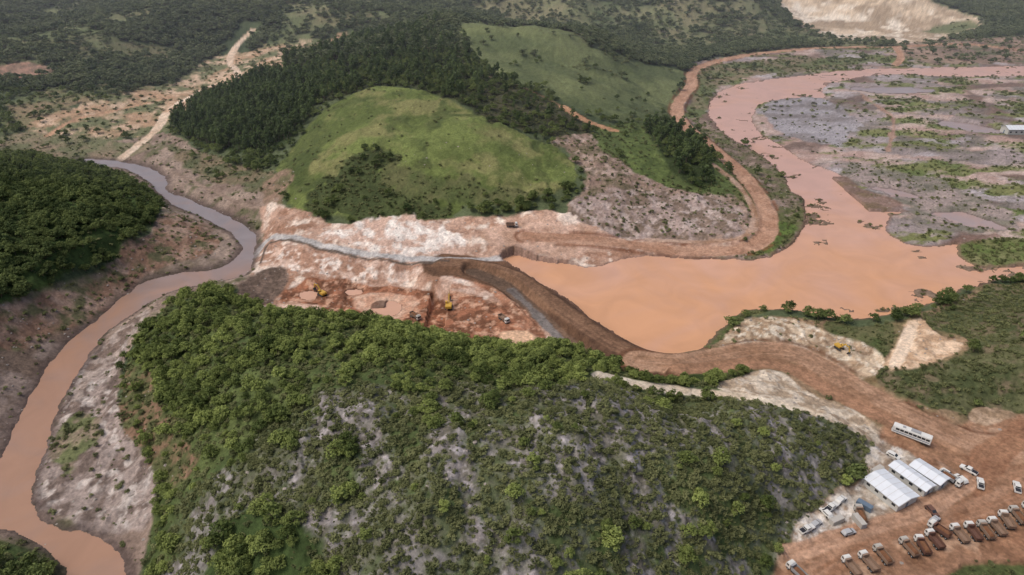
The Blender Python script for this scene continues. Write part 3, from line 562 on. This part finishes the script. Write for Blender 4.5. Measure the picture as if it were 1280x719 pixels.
class B:
    def __init__(s): s.bm=bmesh.new()
    def box(s,c,d,bev=0,taper=None):
        r=bmesh.ops.create_cube(s.bm,size=1);vs=r['verts']
        for v in vs:
            tx=ty=1
            if taper and v.co.z>0: tx,ty=taper
            v.co=((v.co.x*d[0]*tx)+c[0],(v.co.y*d[1]*ty)+c[1],v.co.z*d[2]+c[2])
        if bev:
            es=list({e for v in vs for e in v.link_edges});bmesh.ops.bevel(s.bm,geom=es,offset=bev,segments=2,affect='EDGES')
        return s
    def prism(s,prof,y0,y1,bev=0):
        a=[s.bm.verts.new((x,y0,z)) for x,z in prof];b=[s.bm.verts.new((x,y1,z)) for x,z in prof];k=len(prof)
        fs=[s.bm.faces.new(a),s.bm.faces.new(b[::-1])]+[s.bm.faces.new((a[i],b[i],b[(i+1)%k],a[(i+1)%k])) for i in range(k)]
        if bev:
            es=list({e for f in fs for e in f.edges});bmesh.ops.bevel(s.bm,geom=es,offset=bev,segments=2,affect='EDGES')
        return s
    def cyl(s,c,r,h,axis='Y',seg=14,r2=None):
        q=bmesh.ops.create_cone(s.bm,cap_ends=True,segments=seg,radius1=r,radius2=r if r2 is None else r2,depth=h)['verts']
        for v in q:
            x,y,z=v.co
            if axis=='Y': x,y,z=x,z,-y
            elif axis=='X': x,y,z=z,y,-x
            v.co=(x+c[0],y+c[1],z+c[2])
        return s
    def bar(s,p0,p1,w,h):
        p0=np.array(p0,float);p1=np.array(p1,float);d=p1-p0;L=np.linalg.norm(d);d/=L;sd=np.array([0,1,0.]);up=np.cross(d,sd);up/=np.linalg.norm(up)
        vs=[]
        for p in(p0,p1):
            for a,b_ in((-1,-1),(1,-1),(1,1),(-1,1)): vs.append(s.bm.verts.new(tuple(p+sd*a*w/2+up*b_*h/2)))
        for f in((0,1,2,3),(7,6,5,4),(0,4,5,1),(1,5,6,2),(2,6,7,3),(3,7,4,0)): s.bm.faces.new([vs[i] for i in f])
        return s
    def mesh(s,name,mat):
        bmesh.ops.recalc_face_normals(s.bm,faces=s.bm.faces);me=bpy.data.meshes.new(name);s.bm.to_mesh(me);s.bm.free();me.materials.append(M[mat]);return me
def truck_parts(bed='red',cab='white',load=True):
    L=[]
    L.append(('chassis',B().box((0,0,.85),(7.4,.9,.28)).box((3.5,0,.65),(.2,2.3,.35),.04).box((.9,1.0,.75),(1.2,.45,.5),.05).box((.9,-1.0,.75),(1.2,.45,.5),.05).mesh('chassis','chassis')))
    L.append(('cab',B().prism([(1.95,.8),(3.75,.8),(3.78,1.7),(3.55,2.75),(3.3,2.95),(1.95,2.95)],-1.2,1.2,.07).box((2.6,0,3.05),(.8,1.7,.2),.06).mesh('cab',cab)))
    L.append(('cab_windows',B().prism([(3.8,1.78),(3.83,1.78),(3.6,2.68),(3.57,2.68)],-1.02,1.02).box((2.95,1.205,2.2),(.95,.03,.65)).box((2.95,-1.205,2.2),(.95,.03,.65)).mesh('glass','glass')))
    L.append(('headlamps',B().box((3.79,.9,1.15),(.06,.35,.22)).box((3.79,-.9,1.15),(.06,.35,.22)).mesh('lamps','chrome')))
    b=B().box((-1.1,0,1.22),(5.2,2.35,.12)).box((-1.1,1.2,1.85),(5.2,.08,1.35)).box((-1.1,-1.2,1.85),(5.2,.08,1.35)).box((1.46,0,1.98),(.08,2.4,1.6)).prism([(-3.65,1.2),(-3.6,1.2),(-3.85,2.5),(-3.92,2.5)],-1.2,1.2).box((1.75,0,2.85),(.65,2.3,.08))
    for i in range(6): b.box((-3.2+i*.85,1.27,1.85),(.1,.08,1.3)).box((-3.2+i*.85,-1.27,1.85),(.1,.08,1.3))
    L.append(('tipper_bed',b.mesh('tipper_bed',bed)))
    if load: L.append(('soil_load',B().box((-1.1,0,1.95),(5.0,2.3,1.2),.25,taper=(.8,.6)).mesh('soil','soil')))
    w=B()
    for x in(2.7,-1.6,-2.9):
        for y in(-1.02,1.02): w.cyl((x,y,.52),.52,.36 if x>0 else .5)
    L.append(('wheels',w.mesh('wheels','tyre')))
    h=B()
    for x in(2.7,-1.6,-2.9):
        for y in(-1.24,1.24): h.cyl((x,y,.52),.24,.08)
    L.append(('wheel_hubs',h.mesh('hubs','grey')))
    return L
def car_parts(body='white',pickup=True):
    if pickup:
        b=B().prism([(-2.6,.45),(2.5,.45),(2.6,.95),(1.3,1.12),(-2.6,1.1)],-.9,.9,.06)
        c=B().prism([(-.9,1.08),(1.25,1.1),(.6,1.72),(-.7,1.75)],-.8,.8,.05)
        gl=B().prism([(1.27,1.14),(1.3,1.14),(.68,1.68),(.65,1.68)],-.7,.7).box((.05,.81,1.42),(1.3,.03,.4)).box((.05,-.81,1.42),(1.3,.03,.4)).box((-.88,0,1.42),(.03,1.3,.4))
        ex=('cargo_liner',B().box((-1.75,0,1.12),(1.55,1.5,.06)).mesh('liner','black'))
    else:
        b=B().prism([(-2.1,.4),(2.1,.4),(2.15,.8),(1.2,.98),(-2.1,1.0)],-.87,.87,.06)
        c=B().prism([(-2.0,.98),(1.15,.98),(.45,1.5),(-1.6,1.52)],-.78,.78,.05)
        gl=B().prism([(1.17,1.02),(1.2,1.02),(.52,1.46),(.49,1.46)],-.7,.7).box((-.5,.79,1.25),(1.9,.03,.32)).box((-.5,-.79,1.25),(1.9,.03,.32))
        ex=('bumpers',B().box((2.15,0,.5),(.12,1.6,.2)).box((-2.15,0,.5),(.12,1.6,.2)).mesh('bump','black'))
    w=B()
    for x in(1.6,-1.6) if pickup else (1.35,-1.35):
        for y in(-.8,.8): w.cyl((x,y,.36),.36,.24)
    return [('body',b.mesh('body',body)),('cabin',c.mesh('cabin',body)),('windows',gl.mesh('glass','glass')),ex,('wheels',w.mesh('wheels','tyre'))]
def bus_parts():
    b=B().prism([(-6,.5),(5.9,.5),(6.05,1.4),(5.8,3.1),(-5.9,3.15),(-6,2.9)],-1.25,1.25,.12)
    g=B()
    for sgn in(-1,1):
        for i in range(8): g.box((-5+i*1.32,1.26*sgn,2.25),(1.15,.03,.8))
    g.prism([(6.06,1.5),(6.09,1.5),(5.87,2.8),(5.84,2.8)],-1.1,1.1)
    w=B()
    for x in(3.9,-3.6,-4.8):
        for y in(-1.08,1.08): w.cyl((x,y,.5),.5,.3)
    return [('body',b.mesh('bus_body','white')),('windows',g.mesh('glass','glass')),('air_conditioner',B().box((-1,0,3.25),(3,1.7,.28),.08).box((2.6,0,3.2),(1,1,.18),.05).mesh('ac','grey')),('side_stripe',B().box((0,1.262,1.25),(11,.02,.25)).box((0,-1.262,1.25),(11,.02,.25)).mesh('stripe','blue')),('wheels',w.mesh('wheels','tyre')),('mirrors',B().box((6.1,1.4,2.5),(.1,.2,.4)).box((6.1,-1.4,2.5),(.1,.2,.4)).mesh('mir','black'))]
def exc_parts():
    t=B()
    for s_ in(-1,1): t.prism([(-1.9,.1),(1.9,.1),(2.2,.5),(1.9,.9),(-1.9,.9),(-2.2,.5)],s_*1.2-.3,s_*1.2+.3,.06)
    t.box((0,0,.65),(1.6,2,.35)).cyl((0,0,.95),.7,.25,'Z')
    h=B().box((-.5,0,1.6),(3.4,2.6,1.1),.12).box((-2.0,0,1.55),(.9,2.7,1.2),.2)
    c=B().prism([(.1,1.1),(1.6,1.1),(1.55,2.0),(1.2,3.0),(.1,3.0)],.35,1.3,.06)
    g=B().prism([(1.62,1.5),(1.66,1.5),(1.28,2.9),(1.24,2.9)],.45,1.2).box((.75,1.31,2.3),(1,.03,.9)).box((.75,.34,2.3),(1,.03,.9))
    bo=B().bar((.8,-.1,1.7),(3.0,-.1,4.6),.5,.65).bar((2.9,-.1,4.5),(5.6,-.1,4.3),.45,.5)
    st=B().bar((5.2,-.1,4.7),(6.3,-.1,1.9),.38,.42)
    cy_=B().bar((1.4,-.1,1.6),(3.2,-.1,3.9),.2,.2).bar((3.6,-.1,4.9),(5.2,-.1,4.9),.18,.18)
    bk=B().prism([(6.2,2.0),(6.7,1.6),(6.5,.7),(5.7,.4),(5.2,.8),(5.6,1.2),(5.9,1.9)],-.7,.5,.03)
    return [('tracks',t.mesh('tracks','chassis')),('house',h.mesh('house','yellow')),('cab',c.mesh('cab','yellow')),('cab_windows',g.mesh('glass','glass')),('boom',bo.mesh('boom','yellow')),('stick',st.mesh('stick','yellow')),('hydraulic_cylinders',cy_.mesh('cyl','grey')),('bucket',bk.mesh('bucket','chassis'))]
def office_parts(Lx,Wy,h=2.8,rise=.8):
    w=B().box((0,0,h/2),(Lx,Wy,h));w.prism([(-Wy/2,h),(Wy/2,h),(0,h+rise-.05)],-Lx/2+.02,Lx/2-.02)
    vs=list(w.bm.verts)[8:]
    for v in vs: v.co=(v.co.y,v.co.x,v.co.z)
    r=B();o=.5
    for s_ in(-1,1):
        a=[(-Lx/2-o,s_*(Wy/2+o),h-.12),(Lx/2+o,s_*(Wy/2+o),h-.12),(Lx/2+o,0,h+rise),(-Lx/2-o,0,h+rise)]
        lo=[r.bm.verts.new(q) for q in a];hi=[r.bm.verts.new((q[0],q[1],q[2]+.1)) for q in a]
        r.bm.faces.new(lo);r.bm.faces.new(hi[::-1])
        for i in range(4): r.bm.faces.new((lo[i],lo[(i+1)%4],hi[(i+1)%4],hi[i]))
    ribs=B();nr=int(Lx/2.0)
    for i in range(nr+1):
        x=-Lx/2-o+.1+i*(Lx+2*o-.2)/nr
        for s_ in(-1,1):
            p0=np.array((x,s_*(Wy/2+o),h+.0));p1=np.array((x,0,h+rise+.12));
            q=[ribs.bm.verts.new(tuple(p0+np.array((e,0,z)))) for e in(-.03,.03) for z in(0,.03)]+[ribs.bm.verts.new(tuple(p1+np.array((e,0,z)))) for e in(-.03,.03) for z in(0,.03)]
            for f in((0,1,5,4),(1,3,7,5),(3,2,6,7),(2,0,4,6)): ribs.bm.faces.new([q[k] for k in f])
    g=B();k=max(2,int(Lx/3))
    for i in range(k):
        x=-Lx/2+Lx*(i+.5)/k
        for s_ in(-1,1): g.box((x,s_*(Wy/2+.012),1.7),(1.2,.03,.9))
    d=B().box((Lx/2+.015,0,1.05),(.04,1.0,2.1)).box((-Lx/2-.015,0,1.05),(.04,1.0,2.1))
    return [('walls',w.mesh('walls','wall')),('roof',r.mesh('roof','roof')),('roof_seams',ribs.mesh('ribs','beige')),('windows',g.mesh('windows','glass')),('doors',d.mesh('doors','blue'))]
def container_parts(c='blue'):
    b=B().box((0,0,1.35),(6,2.4,2.5),.05);r=B()
    for i in range(18):
        for s_ in(-1,1): r.box((-2.8+i*.33,s_*1.22,1.35),(.14,.05,2.2))
    return [('shell',b.mesh('shell',c)),('corrugation',r.mesh('corr',c)),('doors',B().box((3.02,.6,1.35),(.05,1.1,2.2)).box((3.02,-.6,1.35),(.05,1.1,2.2)).mesh('doors','grey')),('skids',B().box((0,1,.06),(6,.2,.12)).box((0,-1,.06),(6,.2,.12)).mesh('sk','chassis'))]
def place(name,parts,uv,uv2,dz=0,scale=1.,z=None):
    p=W([uv,uv2]);x,y=p[0];ang=math.atan2(p[1][1]-y,p[1][0]-x)
    e=bpy.data.objects.new(name,None);scene.collection.objects.link(e);e.empty_display_size=.5
    e.location=(x,y,(height(x,y) if z is None else z)+dz);e.rotation_euler=(0,0,ang);e.scale=(scale,)*3
    for nm,me in parts:
        o=bpy.data.objects.new(nm,me);scene.collection.objects.link(o);o.parent=e
    return e
TR=[truck_parts('red','white'),truck_parts('orange','white',False),truck_parts('grey','white'),truck_parts('red','white',False),truck_parts('orange','beige')]
r=random.Random(3)
rows=[(1062,714),(1083,709),(1101,700),(1134,690),(1151,687),(1166,680),(1197,673),(1214,670),(1230,668),(1244,663),(1256,655),(1270,650),(1286,645)]
for i,(u,v) in enumerate(rows):
    place('dump_truck',TR[r.choice([0,1,2,3,4])],(u,v),(u-9+r.uniform(-2,2),v-12),scale=.84)
for (u,v,u2,v2,k) in [(1172,668,1160,660,0),(630,414,640,420,1),(1187,604,1200,612,2),(640,284,650,284,1),(1075,645,1070,630,4),(996,716,990,708,2),(520,404,530,408,4)]:
    place('dump_truck',TR[k],(u,v),(u2,v2),scale=.84)
CP=[car_parts('white'),car_parts('silver',False),car_parts('red',False),car_parts('white',False)]
for (u,v,u2,v2,k) in [(1224,608,1223,596,0),(1200,602,1190,594,3),(1210,590,1200,585,0),(1163,643,1172,652,2),(1166,655,1172,650,1),(1040,632,1050,625,0),(1052,622,1060,616,3),(1182,596,1192,602,3),(1033,640,1028,632,3),(1270,612,1268,600,0),(1060,668,1075,664,1),(1118,566,1126,572,3),(1020,655,1026,650,1),(1008,664,1016,660,0)]:
    place('pickup_truck' if k==0 else 'parked_car',CP[k],(u,v),(u2,v2))
place('bus',bus_parts(),(1138,547),(1118,537))
EX=exc_parts()
for q in [((562,404),(563,392),1.1),((403,371),(395,366),1.),((1048,438),(1060,446),.8)]:
    place('excavator',EX,q[0],q[1],scale=q[2])
place('site_office',office_parts(12,8.5,3.0,.9),(1110,620),(1136,641))
place('site_office',office_parts(12,4.6,3.0,.7),(1136,605),(1162,624))
place('site_office',office_parts(9.5,5,3.0,.7),(1158,600),(1182,616))
C1=container_parts();C2=container_parts('beige')
for u,v,u2,v2,c in [(1080,634,1096,646,C1),(1073,654,1080,664,C2),(1046,650,1058,645,C2),(1096,590,1106,584,C2)]: place('shipping_container',c,(u,v),(u2,v2),scale=.75)
place('farmhouse',office_parts(14,8,3.5,1.6),(1268,166),(1290,166),scale=1.2)
m_rock=simple('pale_rock',tuple(lin((150,142,134))),.9,var=.3)
def boulder(seed):
    bm=bmesh.new();bmesh.ops.create_icosphere(bm,subdivisions=2,radius=.5);rr=random.Random(seed)
    for v in bm.verts: v.co*=rr.uniform(.75,1.2)
    for v in bm.verts: v.co.z*=.7
    me=bpy.data.meshes.new('boulder');bm.to_mesh(me);bm.free();me.materials.append(m_rock);return me
rc=bpy.data.collections.new('boulders_src')
for i in range(4):
    o=bpy.data.objects.new('boulder_form',boulder(i));rc.objects.link(o)
p=sample(np.clip(ROUGH,0,1)*.035,(Y<420));scatter('rocks',p,scl(len(p),.3,1.3,.8,2.5),rc)
# ------------------------------------------------ valley haze (real scattering volume lying over the distant land)
hm=bpy.data.materials.new('haze_air');hm.use_nodes=True;nt=hm.node_tree;nt.nodes.remove(nt.nodes['Principled BSDF'])
vs_=nt.nodes.new('ShaderNodeVolumeScatter');vs_.inputs['Color'].default_value=(.86,.92,1,1);vs_.inputs['Density'].default_value=.0002;vs_.inputs['Anisotropy'].default_value=.1
nt.links.new(vs_.outputs[0],nt.nodes['Material Output'].inputs['Volume'])
hb=B().box((0,2860,65),(7000,5000,180)); bmesh.ops.recalc_face_normals(hb.bm,faces=hb.bm.faces)
me=bpy.data.meshes.new('haze');hb.bm.to_mesh(me);me.materials.append(hm);ho=bpy.data.objects.new('haze',me);scene.collection.objects.link(ho)
# ------------------------------------------------ light, world, camera
w=bpy.data.worlds.new('World');scene.world=w;w.use_nodes=True;nt=w.node_tree
sky=nt.nodes.new('ShaderNodeTexSky');sky.sky_type='NISHITA';sky.sun_disc=False;EL=math.radians(58);AZ=math.radians(-100)
sky.sun_elevation=EL;sky.sun_rotation=AZ;sky.air_density=.8;sky.dust_density=6;sky.ozone_density=.6
nt.links.new(sky.outputs[0],nt.nodes['Background'].inputs[0]);nt.nodes['Background'].inputs[1].default_value=.145
sd=bpy.data.lights.new('sun','SUN');sd.energy=1.05;sd.angle=math.radians(28);sd.color=(1,.97,.93)
so=bpy.data.objects.new('sun',sd);scene.collection.objects.link(so)
from mathutils import Vector
dirv=Vector((math.sin(AZ)*math.cos(EL),math.cos(AZ)*math.cos(EL),math.sin(EL)))
so.rotation_euler=dirv.to_track_quat('Z','Y').to_euler();so.location=(0,0,300)
cd=bpy.data.cameras.new('camera');cd.sensor_width=36;cd.lens=36*F/1280;cd.clip_end=20000;cd.clip_start=1
cam=bpy.data.objects.new('camera',cd);scene.collection.objects.link(cam);cam.location=(0,0,CH);cam.rotation_euler=(math.radians(90)-PITCH,0,0);scene.camera=cam
print('done',time.time()-T0)
